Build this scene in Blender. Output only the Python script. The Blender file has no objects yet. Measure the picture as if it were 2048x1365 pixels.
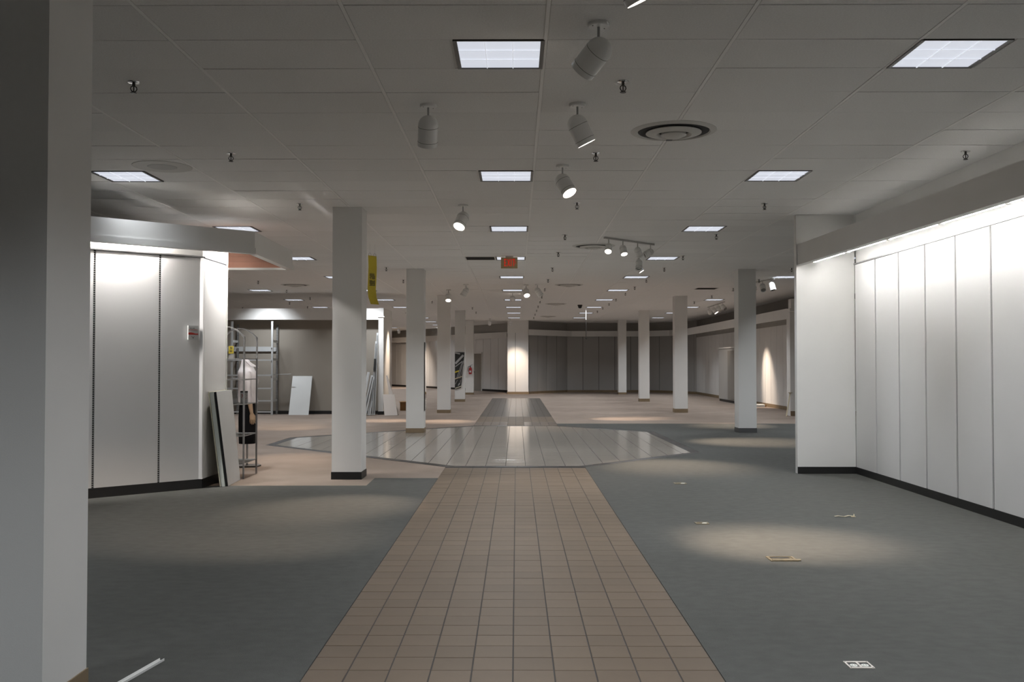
import bpy, math, random
from mathutils import Vector, Matrix, Quaternion
random.seed(7)
SC = bpy.context.scene
COL = SC.collection
PI = math.pi

# ------------------------------------------------------------------ camera, world, exposure
CAM_H = 1.524
cam_d = bpy.data.cameras.new('camera')
cam_d.lens = 1925.0 / 2048.0 * 36.0
cam_d.sensor_width = 36.0
cam_d.clip_end = 200
cam = bpy.data.objects.new('camera', cam_d)
COL.objects.link(cam)
cam.location = (0, 0, CAM_H)
cam.rotation_euler = (PI / 2 + math.atan(43.5 / 1925), 0, math.atan(9 / 1925))
SC.camera = cam
SC.view_settings.view_transform = 'Standard'
SC.view_settings.look = 'None'
SC.view_settings.gamma = 1.0
SC.view_settings.use_curve_mapping = False
SC.view_settings.exposure = 0.36
world = bpy.data.worlds.new('world')
SC.world = world
world.use_nodes = True
world.node_tree.nodes['Background'].inputs[0].default_value = (0.02, 0.02, 0.022, 1)
world.node_tree.nodes['Background'].inputs[1].default_value = 0.0

# light levels of the lamps the room has
TROFFER_W = 25.0          # each recessed ceiling light
TROFFER_GLOW = 0.54       # what its louvre shows from the side
TUBE_GLOW = 51.0          # fluorescent tubes behind the valances
SPOT_W = 545.0            # spotlight lamps
C_TROFFER = (0.90, 0.95, 1.0)
C_SPOT = (1.0, 0.80, 0.62)
C_TUBE = (1.0, 0.985, 0.965)
CEIL = 3.571
SC.cycles.max_bounces = 5
SC.cycles.diffuse_bounces = 3
SC.cycles.glossy_bounces = 2
SC.cycles.transmission_bounces = 2
SC.cycles.caustics_reflective = False
SC.cycles.caustics_refractive = False

# ------------------------------------------------------------------ materials
def mat(name, color, rough=0.6, metal=0.0, spec=0.5, noise=None, bump=None, rnd=0.0, emit=None, emit_s=0.0, trans=0.0, alpha=1.0):
    """principled; noise=(scale, amount[, stretch]); bump=(scale, strength); rnd = brightness change from piece to piece"""
    m = bpy.data.materials.new(name)
    m.use_nodes = True
    nt = m.node_tree
    b = nt.nodes['Principled BSDF']
    b.inputs['Roughness'].default_value = rough
    b.inputs['Metallic'].default_value = metal
    b.inputs['Specular IOR Level'].default_value = spec
    if trans: b.inputs['Transmission Weight'].default_value = trans
    if alpha < 1: b.inputs['Alpha'].default_value = alpha
    c = (*color, 1)
    b.inputs['Base Color'].default_value = c
    out = None
    tc = nt.nodes.new('ShaderNodeTexCoord')
    if noise:
        n = nt.nodes.new('ShaderNodeTexNoise')
        n.inputs['Scale'].default_value = noise[0]
        n.inputs['Detail'].default_value = 2
        mp = nt.nodes.new('ShaderNodeMapping')
        if len(noise) > 2: mp.inputs['Scale'].default_value = noise[2]
        nt.links.new(tc.outputs['Object'], mp.inputs['Vector'])
        nt.links.new(mp.outputs['Vector'], n.inputs['Vector'])
        r = nt.nodes.new('ShaderNodeMapRange')
        r.inputs['From Min'].default_value = 0.3; r.inputs['From Max'].default_value = 0.7
        r.inputs['To Min'].default_value = 1 - noise[1]; r.inputs['To Max'].default_value = 1 + noise[1]
        nt.links.new(n.outputs['Fac'], r.inputs['Value'])
        out = r.outputs['Result']
    if rnd:
        oi = nt.nodes.new('ShaderNodeObjectInfo')
        r2 = nt.nodes.new('ShaderNodeMapRange')
        r2.inputs['To Min'].default_value = 1 - rnd; r2.inputs['To Max'].default_value = 1 + rnd
        nt.links.new(oi.outputs['Random'], r2.inputs['Value'])
        if out is None:
            out = r2.outputs['Result']
        else:
            mm = nt.nodes.new('ShaderNodeMath'); mm.operation = 'MULTIPLY'
            nt.links.new(out, mm.inputs[0]); nt.links.new(r2.outputs['Result'], mm.inputs[1])
            out = mm.outputs[0]
    if out is not None:
        v = nt.nodes.new('ShaderNodeVectorMath'); v.operation = 'SCALE'
        v.inputs[0].default_value = color
        nt.links.new(out, v.inputs['Scale'])
        nt.links.new(v.outputs['Vector'], b.inputs['Base Color'])
    if bump:
        n2 = nt.nodes.new('ShaderNodeTexNoise'); n2.inputs['Scale'].default_value = bump[0]; n2.inputs['Detail'].default_value = 0
        nt.links.new(tc.outputs['Object'], n2.inputs['Vector'])
        bp = nt.nodes.new('ShaderNodeBump'); bp.inputs['Strength'].default_value = bump[1]; bp.inputs['Distance'].default_value = 0.004
        nt.links.new(n2.outputs['Fac'], bp.inputs['Height'])
        nt.links.new(bp.outputs['Normal'], b.inputs['Normal'])
    if emit:
        b.inputs['Emission Color'].default_value = (*emit, 1)
        b.inputs['Emission Strength'].default_value = emit_s
    return m

def slotted_mat(name, color):
    """steel wall standard: rows of short dark slots up its height"""
    m = mat(name, color, rough=0.4, metal=0.3)
    nt = m.node_tree; b = nt.nodes['Principled BSDF']
    tc = nt.nodes.new('ShaderNodeTexCoord'); s = nt.nodes.new('ShaderNodeSeparateXYZ')
    nt.links.new(tc.outputs['Object'], s.inputs[0])
    a = nt.nodes.new('ShaderNodeMath'); a.operation = 'MULTIPLY'; a.inputs[1].default_value = 1 / 0.025
    f = nt.nodes.new('ShaderNodeMath'); f.operation = 'FRACT'
    g = nt.nodes.new('ShaderNodeMath'); g.operation = 'GREATER_THAN'; g.inputs[1].default_value = 0.52
    nt.links.new(s.outputs['Z'], a.inputs[0]); nt.links.new(a.outputs[0], f.inputs[0]); nt.links.new(f.outputs[0], g.inputs[0])
    mx = nt.nodes.new('ShaderNodeMix'); mx.data_type = 'RGBA'
    mx.inputs['A'].default_value = (*color, 1); mx.inputs['B'].default_value = (0.02, 0.02, 0.02, 1)
    nt.links.new(g.outputs[0], mx.inputs['Factor'])
    nt.links.new(mx.outputs['Result'], b.inputs['Base Color'])
    return m

M = {}
M['ceiling'] = mat('ceiling_tile', (0.855, 0.85, 0.835), 0.9, spec=0.2, noise=(90, 0.05), bump=(160, 0.25), rnd=0.025)
M['grid'] = mat('ceiling_grid', (0.84, 0.83, 0.81), 0.7, spec=0.3)
M['runner'] = mat('ceiling_runner', (0.92, 0.91, 0.89), 0.5, spec=0.3)
M['plenum'] = mat('plenum_dark', (0.05, 0.05, 0.05), 0.9)
M['paint'] = mat('white_paint', (0.835, 0.825, 0.80), 0.75, spec=0.3, noise=(1.3, 0.02), bump=(260, 0.06))
M['panel'] = mat('white_panel', (0.83, 0.825, 0.815), 0.5, spec=0.4, noise=(0.9, 0.025), rnd=0.015)
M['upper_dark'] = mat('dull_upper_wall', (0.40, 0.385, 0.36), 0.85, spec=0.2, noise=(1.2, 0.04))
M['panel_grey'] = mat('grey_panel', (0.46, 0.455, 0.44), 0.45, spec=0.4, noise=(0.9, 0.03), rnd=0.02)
M['beige_wall'] = mat('beige_wall', (0.315, 0.283, 0.242), 0.8, spec=0.2, noise=(1.2, 0.03))
M['black_base'] = mat('black_vinyl_base', (0.012, 0.012, 0.012), 0.45)
M['brown_base'] = mat('brown_vinyl_base', (0.26, 0.19, 0.115), 0.55, noise=(6, 0.08))
M['grey_base'] = mat('grey_vinyl_base', (0.10, 0.10, 0.10), 0.55)
M['grey_carpet'] = mat('grey_carpet', (0.122, 0.122, 0.114), 1.0, spec=0.05, noise=(9.0, 0.07, (1.0, 1.4, 1.0)), bump=(420, 0.9))
M['beige_carpet'] = mat('beige_carpet', (0.335, 0.272, 0.228), 1.0, spec=0.05, noise=(1.5, 0.07), bump=(420, 0.8))
M['brown_tile'] = mat('brown_floor_tile', (0.150, 0.112, 0.079), 0.5, spec=0.16, noise=(5, 0.04), bump=(40, 0.05), rnd=0.06)
M['dark_tile'] = mat('dark_taupe_tile', (0.13, 0.115, 0.10), 0.25, spec=0.4, noise=(5, 0.05), rnd=0.06)
M['mid_tile'] = mat('taupe_tile', (0.22, 0.18, 0.15), 0.25, spec=0.5, noise=(5, 0.05), rnd=0.10)
M['pale_tile'] = mat('pale_polished_tile', (0.37, 0.34, 0.30), 0.13, spec=0.55, noise=(3, 0.04), rnd=0.04)
M['border_tile'] = mat('charcoal_border_tile', (0.035, 0.035, 0.035), 0.35, spec=0.35, rnd=0.5)
M['grout'] = mat('dark_grout', (0.055, 0.05, 0.046), 0.9)
M['steel'] = mat('brushed_steel', (0.42, 0.42, 0.42), 0.35, metal=0.9)
M['slotted'] = slotted_mat('slotted_steel', (0.09, 0.09, 0.088))
M['slotted_light'] = slotted_mat('slotted_pale_steel', (0.42, 0.42, 0.41))
M['chrome'] = mat('chrome', (0.75, 0.75, 0.75), 0.12, metal=1.0)
M['dark_metal'] = mat('dark_bronze_metal', (0.07, 0.065, 0.06), 0.35, metal=0.7)
M['black'] = mat('black_plastic', (0.012, 0.012, 0.012), 0.4)
M['white_enamel'] = mat('white_enamel', (0.86, 0.855, 0.83), 0.28, spec=0.5)
M['white_metal'] = mat('white_shelving_metal', (0.52, 0.53, 0.53), 0.4, spec=0.5)
M['lamp_off'] = mat('unlit_lamp_glass', (0.25, 0.24, 0.22), 0.2)
M['lamp_on'] = mat('lit_lamp_glass', (0.9, 0.85, 0.78), 0.3, emit=(1.0, 0.90, 0.80), emit_s=9.0)
M['tube'] = mat('lit_fluorescent_tube', (0.9, 0.9, 0.9), 0.3, emit=C_TUBE, emit_s=TUBE_GLOW)
M['booth_tube'] = mat('lit_booth_tube', (0.9, 0.9, 0.9), 0.3, emit=(1.0, 0.955, 0.92), emit_s=TUBE_GLOW * 7.5)
M['troffer'] = mat('lit_louvre', (0.15, 0.15, 0.16), 0.4, emit=(0.86, 0.90, 1.0), emit_s=TROFFER_GLOW)
M['louvre_blade'] = mat('louvre_blade', (0.8, 0.82, 0.86), 0.25, emit=(0.86, 0.90, 1.0), emit_s=TROFFER_GLOW * 0.75)
for k_ in ('troffer', 'louvre_blade', 'lamp_on'): M[k_].cycles.emission_sampling = 'NONE'
M['salmon'] = mat('salmon_board', (0.46, 0.235, 0.165), 0.7, noise=(3, 0.05), rnd=0.10)
M['yellow'] = mat('yellow_card', (0.66, 0.53, 0.05), 0.7, noise=(4, 0.03))
M['ink'] = mat('dark_print', (0.17, 0.14, 0.05), 0.8)
M['grey_ink'] = mat('grey_print', (0.20, 0.20, 0.19), 0.8)
M['red_ink'] = mat('red_print', (0.50, 0.045, 0.03), 0.7)
M['exit_face'] = mat('exit_sign_face', (0.52, 0.42, 0.23), 0.6)
M['exit_red'] = mat('exit_letters', (0.62, 0.03, 0.015), 0.5, emit=(0.9, 0.05, 0.02), emit_s=0.22)
M['red'] = mat('red_enamel', (0.40, 0.02, 0.025), 0.3)
M['brass'] = mat('brass_plate', (0.15, 0.115, 0.06), 0.5, metal=0.1, noise=(25, 0.25))
M['brass_lid'] = mat('worn_brass_lid', (0.14, 0.11, 0.06), 0.55, metal=0.3, noise=(30, 0.4))
M['ivory'] = mat('ivory_plate', (0.62, 0.56, 0.50), 0.4, noise=(40, 0.08))
M['socket_white'] = mat('white_socket', (0.72, 0.72, 0.66), 0.35)
M['cream'] = mat('cream_board', (0.75, 0.70, 0.56), 0.7)
M['board'] = mat('white_board', (0.66, 0.67, 0.66), 0.5, noise=(2, 0.03))
M['pale_green'] = mat('pale_green_board', (0.70, 0.74, 0.69), 0.55, noise=(2, 0.03))
M['pink_board'] = mat('pinkish_board', (0.66, 0.60, 0.55), 0.6)
M['cardboard'] = mat('cardboard', (0.30, 0.16, 0.06), 0.8, noise=(8, 0.08))
M['shirt'] = mat('white_shirt_cloth', (0.74, 0.70, 0.70), 0.9, spec=0.1, noise=(14, 0.05), bump=(22, 0.6))
M['skirt'] = mat('black_skirt_cloth', (0.010, 0.010, 0.011), 0.9, spec=0.1)
M['skin'] = mat('mannequin_skin', (0.52, 0.37, 0.24), 0.45)
M['glass_shelf'] = mat('smoky_shelf', (0.33, 0.33, 0.32), 0.2, spec=0.6)
M['acrylic'] = mat('clear_acrylic', (0.75, 0.75, 0.74), 0.1, alpha=0.45)
M['mirror'] = mat('dark_mirror', (0.30, 0.31, 0.32), 0.05, metal=1.0)
M['door'] = mat('taupe_door', (0.30, 0.28, 0.25), 0.6)
M['lath'] = mat('pale_lath', (0.60, 0.52, 0.36), 0.7)
M['diffuser'] = mat('vent_paint', (0.60, 0.59, 0.56), 0.5)

# ------------------------------------------------------------------ mesh building
class MB:
    def __init__(s): s.v = []; s.f = []
    def box(s, x0, x1, y0, y1, z0, z1):
        n = len(s.v)
        s.v += [(x0, y0, z0), (x1, y0, z0), (x1, y1, z0), (x0, y1, z0), (x0, y0, z1), (x1, y0, z1), (x1, y1, z1), (x0, y1, z1)]
        s.f += [tuple(n + i for i in q) for q in ((0, 3, 2, 1), (4, 5, 6, 7), (0, 1, 5, 4), (1, 2, 6, 5), (2, 3, 7, 6), (3, 0, 4, 7))]
        return s
    def slab(s, poly, z0, z1):
        """prism over a CCW plan polygon (may be concave)"""
        n = len(s.v); k = len(poly)
        s.v += [(p[0], p[1], z0) for p in poly] + [(p[0], p[1], z1) for p in poly]
        s.f.append(tuple(n + k - 1 - i for i in range(k)))
        s.f.append(tuple(n + k + i for i in range(k)))
        for i in range(k):
            j = (i + 1) % k
            s.f.append((n + i, n + j, n + k + j, n + k + i))
        return s
    def hexa(s, b, t):
        """solid between two quads (4 points each, matching order)"""
        n = len(s.v)
        s.v += [tuple(p) for p in b] + [tuple(p) for p in t]
        s.f += [tuple(n + i for i in q) for q in ((0, 3, 2, 1), (4, 5, 6, 7), (0, 1, 5, 4), (1, 2, 6, 5), (2, 3, 7, 6), (3, 0, 4, 7))]
        return s
    def rings(s, rings, close=True, caps=(True, True)):
        n = len(s.v); k = len(rings[0])
        for r in rings: s.v += [tuple(p) for p in r]
        for a in range(len(rings) - 1):
            for i in range(k if close else k - 1):
                j = (i + 1) % k
                s.f.append((n + a * k + i, n + a * k + j, n + (a + 1) * k + j, n + (a + 1) * k + i))
        if caps[0]: s.f.append(tuple(n + k - 1 - i for i in range(k)))
        if caps[1]: s.f.append(tuple(n + (len(rings) - 1) * k + i for i in range(k)))
        return s
    def lathe(s, prof, seg=20, c=(0, 0), caps=(True, True)):
        """prof: (r, z) going up"""
        return s.rings([[(c[0] + max(r, 1e-4) * math.cos(2 * PI * i / seg), c[1] + max(r, 1e-4) * math.sin(2 * PI * i / seg), z) for i in range(seg)] for r, z in prof], caps=caps)
    def tube(s, pts, rad, seg=8):
        pts = [Vector(p) for p in pts]
        rads = rad if isinstance(rad, (list, tuple)) else [rad] * len(pts)
        rr = []; up = None
        for i, p in enumerate(pts):
            d = (pts[min(i + 1, len(pts) - 1)] - pts[max(i - 1, 0)]).normalized()
            if up is None:
                up = Vector((0, 0, 1)) if abs(d.z) < 0.9 else Vector((1, 0, 0))
            a = d.cross(up).normalized(); b = a.cross(d).normalized(); up = b
            rr.append([p + a * rads[i] * math.cos(2 * PI * k / seg) - b * rads[i] * math.sin(2 * PI * k / seg) for k in range(seg)])
        return s.rings(rr)
    def bar(s, p, q, w, h):
        """square bar from p to q"""
        p = Vector(p); q = Vector(q); d = (q - p).normalized()
        up = Vector((0, 0, 1)) if abs(d.z) < 0.95 else Vector((0, 1, 0))
        a = d.cross(up).normalized() * w / 2; b = a.cross(d).normalized() * h / 2
        return s.hexa([p - a - b, p + a - b, p + a + b, p - a + b], [q - a - b, q + a - b, q + a + b, q - a + b])
    def mesh(s, name, smooth=False):
        me = bpy.data.meshes.new(name)
        me.from_pydata(s.v, [], s.f)
        if smooth:
            for p in me.polygons: p.use_smooth = True
            try: me.set_sharp_from_angle(angle=math.radians(40))
            except Exception: pass
        me.validate(); me.update()
        return me
    def build(s, name, m, parent=None, loc=None, smooth=False, kind=None):
        me = s.mesh(name, smooth); me.materials.append(M[m])
        o = bpy.data.objects.new(name, me); COL.objects.link(o)
        if parent: o.parent = parent
        if loc: o.location = loc
        if kind: o['kind'] = kind
        return o

def obj(name, me, parent=None, loc=(0, 0, 0), rz=0.0):
    o = bpy.data.objects.new(name, me); COL.objects.link(o)
    if parent: o.parent = parent
    o.location = loc; o.rotation_euler = (0, 0, rz)
    return o
def tag(o, label, cat, group=None):
    o['label'] = label; o['category'] = cat
    if group: o['group'] = group
    return o
def thing(name, label, cat, loc=(0, 0, 0), rz=0.0, group=None):
    o = bpy.data.objects.new(name, None); COL.objects.link(o)
    o.empty_display_size = 0.1
    o.location = loc; o.rotation_euler = (0, 0, rz)
    return tag(o, label, cat, group)
def copy_tree(o, parent=None):
    c = o.copy(); COL.objects.link(c)
    if parent is not None: c.parent = parent
    for ch in list(o.children): copy_tree(ch, c)
    return c
def struct(o): o['kind'] = 'structure'; return o
ORD = ['nearest', 'second', 'third', 'fourth', 'fifth', 'sixth', 'seventh', 'eighth', 'ninth', 'tenth', 'eleventh', 'twelfth', 'thirteenth', 'fourteenth', 'fifteenth', 'sixteenth']
def nth(i): return ORD[i] + ('' if i == 0 else ' nearest')

# ------------------------------------------------------------------ floor
floor = struct(MB().box(-13, 10, -12, 64, -0.10, -0.003).build('floor', 'grout'))
grey_l = [(-13, -12), (-1.036, -12), (-1.036, 12.73), (-1.87, 12.73), (-1.86, 11.95), (-13, 11.78)]
grey_r = [(1.0, -12), (10, -12), (10, 24.1), (1.0, 24.1), (1.0, 23.33), (3.03, 21.28), (3.12, 16.33), (1.0, 14.08)]
beige_l = [(-13, 11.78), (-1.86, 11.95), (-1.87, 12.73), (-1.036, 12.73), (-1.036, 14.07), (-4.64, 17.79), (-4.61, 19.6), (-1.036, 23.33), (-1.036, 41.3), (0, 41.3), (0, 64), (-13, 64)]
beige_r = [(1.0, 24.1), (10, 24.1), (10, 64), (0, 64), (0, 41.3), (1.0, 41.3)]
for poly, m in ((grey_l, 'grey_carpet'), (grey_r, 'grey_carpet'), (beige_l, 'beige_carpet'), (beige_r, 'beige_carpet')):
    MB().slab(poly, -0.02, 0.002).build('carpet', m, floor)

# walkway of brown tiles up to the medallion
T = 0.2036
def tile_mesh(name, w, l, m, h=0.012, ch=0.0015):
    b = MB()
    x, y = w / 2, l / 2
    b.rings([[(-x, -y, -h), (x, -y, -h), (x, y, -h), (-x, y, -h)], [(-x, -y, -ch), (x, -y, -ch), (x, y, -ch), (-x, y, -ch)],
             [(-x + ch, -y + ch, 0), (x - ch, -y + ch, 0), (x - ch, y - ch, 0), (-x + ch, y - ch, 0)]])
    me = b.mesh(name); me.materials.append(M[m]); return me
me_b = tile_mesh('walkway_tile', T - 0.0065, T - 0.0055, 'brown_tile')
coloff = [random.uniform(-0.006, 0.006) for _ in range(10)]
Y_T0 = 4.40
rest = MB()
def add_tile_box(b, x, y, w, l, z=0.0):
    b.box(x - w / 2, x + w / 2, y - l / 2, y + l / 2, -0.012, z)
n_near = 30
rows_total = int((14.06 - Y_T0) / T)
for r in range(rows_total + 1):
    for c in range(10):
        x = -1.036 + T * (c + 0.5); y = Y_T0 + T * (r + 0.5) + coloff[c]
        if r < n_near:
            obj('walkway_tile', me_b, floor, (x, y, random.uniform(-0.0006, 0.0006)))
        elif y + T / 2 < 14.12:
            add_tile_box(rest, x, y, T - 0.0065, T - 0.0055, random.uniform(-0.0006, 0.0006))
for r in range(1, 80):
    for c in range(10):
        add_tile_box(rest, -1.036 + T * (c + 0.5), Y_T0 - T * (r - 0.5) + coloff[c], T - 0.0065, T - 0.0055)
rest.build('walkway_tile_field', 'brown_tile', floor, kind='stuff')
# the walkway goes on beyond the medallion: darker rows, lighter rows, then dark taupe
far = {'mid_tile': MB(), 'brown_tile': MB(), 'dark_tile': MB()}
me_f = {k: tile_mesh('far_walkway_tile', T - 0.006, T - 0.006, k) for k in far}
nf = 0
r = 0
while 23.36 + T * (r + 1) < 41.3:
    for c in range(10):
        x = -1.036 + T * (c + 0.5); y = 23.36 + T * (r + 0.5)
        k = 'dark_tile'
        if y < 24.8: k = 'mid_tile'
        elif y < 27.3: k = 'brown_tile'
        if 4 <= c <= 5 and y < 27.3: k = 'brown_tile'
        if nf < 300:
            obj('far_walkway_tile', me_f[k], floor, (x, y, 0)); nf += 1
        else:
            add_tile_box(far[k], x, y, T - 0.006, T - 0.006)
    r += 1
for k, b in far.items():
    if b.v: b.build('far_walkway_field', k, floor, kind='stuff')

# pale octagon of polished tiles with a charcoal border
OCT = [(-0.98, 14.08), (1.0, 14.08), (3.12, 16.33), (3.03, 21.28), (0.98, 23.33), (-1.04, 23.33), (-4.61, 19.6), (-4.64, 17.79)]
def inset(poly, d):
    n = len(poly); out = []
    for i in range(n):
        p0, p1, p2 = Vector(poly[i - 1]), Vector(poly[i]), Vector(poly[(i + 1) % n])
        a = (p1 - p0).normalized(); b = (p2 - p1).normalized()
        na = Vector((-a.y, a.x)); nb = Vector((-b.y, b.x))
        k = d / (1 + na.dot(nb))
        q = p1 + (na + nb) * k
        out.append((q.x, q.y))
    return out
OIN = inset(OCT, 0.16)
def clip(poly, conv):
    out = poly
    for i in range(len(conv)):
        a = Vector(conv[i]); b = Vector(conv[(i + 1) % len(conv)]); d = b - a
        side = lambda p: d.x * (p[1] - a.y) - d.y * (p[0] - a.x)
        res = []
        for j in range(len(out)):
            p, q = out[j], out[(j + 1) % len(out)]
            sp_, sq = side(p), side(q)
            if sp_ >= 0: res.append(p)
            if (sp_ >= 0) != (sq >= 0):
                t = sp_ / (sp_ - sq); res.append((p[0] + (q[0] - p[0]) * t, p[1] + (q[1] - p[1]) * t))
        out = res
        if len(out) < 3: return []
    return out
W = 0.2945; g = 0.0035
OIN2 = inset(OCT, 0.164)
me_p = tile_mesh('medallion_tile', W - 2 * g, W - 2 * g, 'pale_tile')
cells = []
for j in range(32):
    for i in range(-16, 12):
        x0 = -0.162 + W * i; y0 = 14.22 + W * j
        sq = [(x0 + g, y0 + g), (x0 + W - g, y0 + g), (x0 + W - g, y0 + W - g), (x0 + g, y0 + W - g)]
        p = clip(sq, OIN2)
        if len(p) < 3: continue
        ar = abs(sum(p[k][0] * p[(k + 1) % len(p)][1] - p[(k + 1) % len(p)][0] * p[k][1] for k in range(len(p)))) / 2
        if ar < 0.002: continue
        cells.append((y0, ar, p, x0))
cells.sort(key=lambda c: c[0])
rest = MB()
full = (W - 2 * g) ** 2
for n, (y0, ar, p, x0) in enumerate(cells):
    if n < 300:
        if ar > full * 0.999: obj('medallion_tile', me_p, floor, (x0 + W / 2, y0 + W / 2, random.uniform(-0.0003, 0.0003)))
        else: MB().slab(p, -0.012, 0).build('medallion_tile', 'pale_tile', floor)
    else:
        rest.slab(p, -0.012, random.uniform(-0.0003, 0.0003))
rest.build('medallion_tile_field', 'pale_tile', floor, kind='stuff')
for i in range(8):
    a, b = Vector(OCT[i]), Vector(OCT[(i + 1) % 8]); c, d = Vector(OIN[i]), Vector(OIN[(i + 1) % 8])
    L = (b - a).length; n = max(1, round(L / 0.305))
    for k in range(n):
        t0, t1 = k / n + 0.003 / L, (k + 1) / n - 0.003 / L
        q = [a.lerp(b, t0), a.lerp(b, t1), c.lerp(d, t1), c.lerp(d, t0)]
        MB().slab([tuple(v) for v in q], -0.012, 0.0).build('border_tile', 'border_tile', floor)

# ------------------------------------------------------------------ ceiling
GX, GY = 1.188, 0.594
X0, Y0 = 0.184, 5.457
ceiling = struct(MB().box(-13, 10, -12, 64, CEIL + 0.0055, CEIL + 0.08).build('ceiling', 'grid'))
TROFFERS = {  # column -> (x of the left edge, rows)
    'centre': (X0 - GY, [-13, -6, 1, 8, 15, 22, 29, 36, 43, 50, 57, 64]),
    'right': (X0 + 2 * GX, [-13, -6, 1, 8, 15, 22, 29, 36, 43, 50, 57, 64]),
    'far right': (X0 + 5 * GX, [15, 22, 29, 36, 43, 50, 57, 64]),
    'left': (X0 - 4 * GX, [-13, -6, 1, 8, 15, 22, 29, 36, 43, 50, 57, 64, 71, 78, 85]),
    'far left': (X0 - 7 * GX + GY, [29, 36, 43, 50, 57, 64, 71, 78, 85]),
}
VENTS = [(X0 - GX, 22), (X0 + 4 * GX, 35)]
taken = set()
for x, ks in TROFFERS.values():
    for k in ks: taken.add((round(x, 2), k))
for x, k in VENTS: taken.add((round(x, 2), k))
me_full = MB().box(-(GX - 0.030) / 2, (GX - 0.030) / 2, -(GY - 0.009) / 2, (GY - 0.009) / 2, 0, 0.014).mesh('ceiling_tile'); me_full.materials.append(M['ceiling'])
me_half = MB().box(-(GY - 0.030) / 2, (GY - 0.030) / 2, -(GY - 0.009) / 2, (GY - 0.009) / 2, 0, 0.014).mesh('ceiling_half_tile'); me_half.materials.append(M['ceiling'])
tiles = []
for k in range(-29, 99):
    for i in range(-11, 9):
        x = X0 + GX * i; y = Y0 + GY * k
        if x + GX > 10.0: continue
        l = (round(x, 2), k) in taken; rr = (round(x + GY, 2), k) in taken
        if l and rr: continue
        if l: tiles.append((x + GY * 1.5, y + GY / 2, 'h'))
        elif rr: tiles.append((x + GY * 0.5, y + GY / 2, 'h'))
        else: tiles.append((x + GX / 2, y + GY / 2, 'f'))
vis = [t for t in tiles if t[1] > 5.2 and abs(t[0]) < 0.54 * t[1] + 0.6]
vis.sort(key=lambda t: t[1])
near = set(vis[:300])
rest = MB()
for t in tiles:
    w = (GX if t[2] == 'f' else GY) - 0.030
    if t in near:
        o = obj('ceiling_tile', me_full if t[2] == 'f' else me_half, ceiling, (t[0], t[1], CEIL + random.uniform(-0.001, 0.001)))
        o.rotation_euler = (random.gauss(0, 0.0033), random.gauss(0, 0.0016), 0)
    else:
        dz = [random.uniform(-0.0012, 0.0012) for _ in range(4)]
        x, y = t[0], t[1]; a = w / 2; b = (GY - 0.009) / 2
        rest.hexa([(x - a, y - b, CEIL + dz[0]), (x + a, y - b, CEIL + dz[1]), (x + a, y + b, CEIL + dz[2]), (x - a, y + b, CEIL + dz[3])],
                  [(x - a, y - b, CEIL + 0.014), (x + a, y - b, CEIL + 0.014), (x + a, y + b, CEIL + 0.014), (x - a, y + b, CEIL + 0.014)])
rest.build('ceiling_tile_field', 'ceiling', ceiling, kind='stuff')
runner_me = MB().box(-0.012, 0.012, -12, 63.9, -0.0015, 0.006).mesh('grid_runner'); runner_me.materials.append(M['runner'])
for i in range(-11, 9):
    obj('grid_runner', runner_me, ceiling, (X0 + GX * i, 0, CEIL))

# ------------------------------------------------------------------ walls
def wall(name, p0, p1, z1, thick=0.12, body='paint', panel=None, pw=0.76, pz=(0.10, 2.80), base=None, bh=0.10, start=0.0, standard=True, last=None, rail=False, bname=None, seam='slotted'):
    """wall from p0 to p1; its front faces right-hand side of that direction (towards the shop)"""
    sw = 0.019 if seam == 'slotted' else (0.013 if seam == 'slotted_light' else 0.011)
    d = Vector((p1[0] - p0[0], p1[1] - p0[1])); L = d.length
    o = struct(MB().box(0, L, 0, thick, 0, z1).build(name, body))
    o.location = (p0[0], p0[1], 0); o.rotation_euler = (0, 0, math.atan2(d.y, d.x))
    if panel:
        edges = [start]
        while edges[-1] + pw < L - 0.05: edges.append(edges[-1] + pw)
        edges.append(L)
        if start > 0.03: edges.insert(0, 0.0)
        for i in range(len(edges) - 1):
            a, b = edges[i], edges[i + 1]
            MB().box(a + sw, b - sw, -0.020, 0, pz[0], pz[1]).build('panel', panel, o)
            if standard and i > 0:
                MB().box(a - sw, a + sw, -0.004, 0, pz[0], pz[1]).build('slotted_standard', seam, o)
    if rail:
        MB().box(0, L, -0.032, 0, pz[1] + 0.004, pz[1] + 0.022).build('top_rail', 'steel', o)
    if base:
        b = struct(MB().box(0, L, -0.024, 0, 0, bh).build(bname, base))
        b.location = o.location; b.rotation_euler = o.rotation_euler
    return o

# right-hand display wall
wall('wall_right', (4.68, 13.27), (4.68, 2.6), CEIL, panel='panel', pw=0.762, start=0.0, pz=(0.095, 2.872), base='black_base', bh=0.095, bname='baseboard_right', rail=True)
wall('wall_right_end', (3.86, 13.27), (4.66, 13.27), CEIL, thick=0.10, base='black_base', bh=0.095, bname='baseboard_right_end')
# left display booth
wall('wall_left', (-6.4, 9.32), (-3.83, 11.71), 3.12, seam='slotted_light', panel='panel', pw=0.752, start=0.718, pz=(0.115, 2.80), base='black_base', bh=0.115, bname='baseboard_left', rail=True)
wall('wall_left_side', (-3.83, 11.71), (-3.815, 12.56), 3.12, thick=0.10, panel='panel', pw=1.0, pz=(0.115, 2.80), base='black_base', bh=0.115, bname='baseboard_left_side', rail=True)
struct(MB().box(-3.862, -3.808, 11.665, 11.715, 0.115, 2.80).build('trim_1', 'panel'))
struct(MB().box(-3.915, -3.790, 12.56, 12.60, 0.0, 3.12).build('trim_2', 'paint'))
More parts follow.
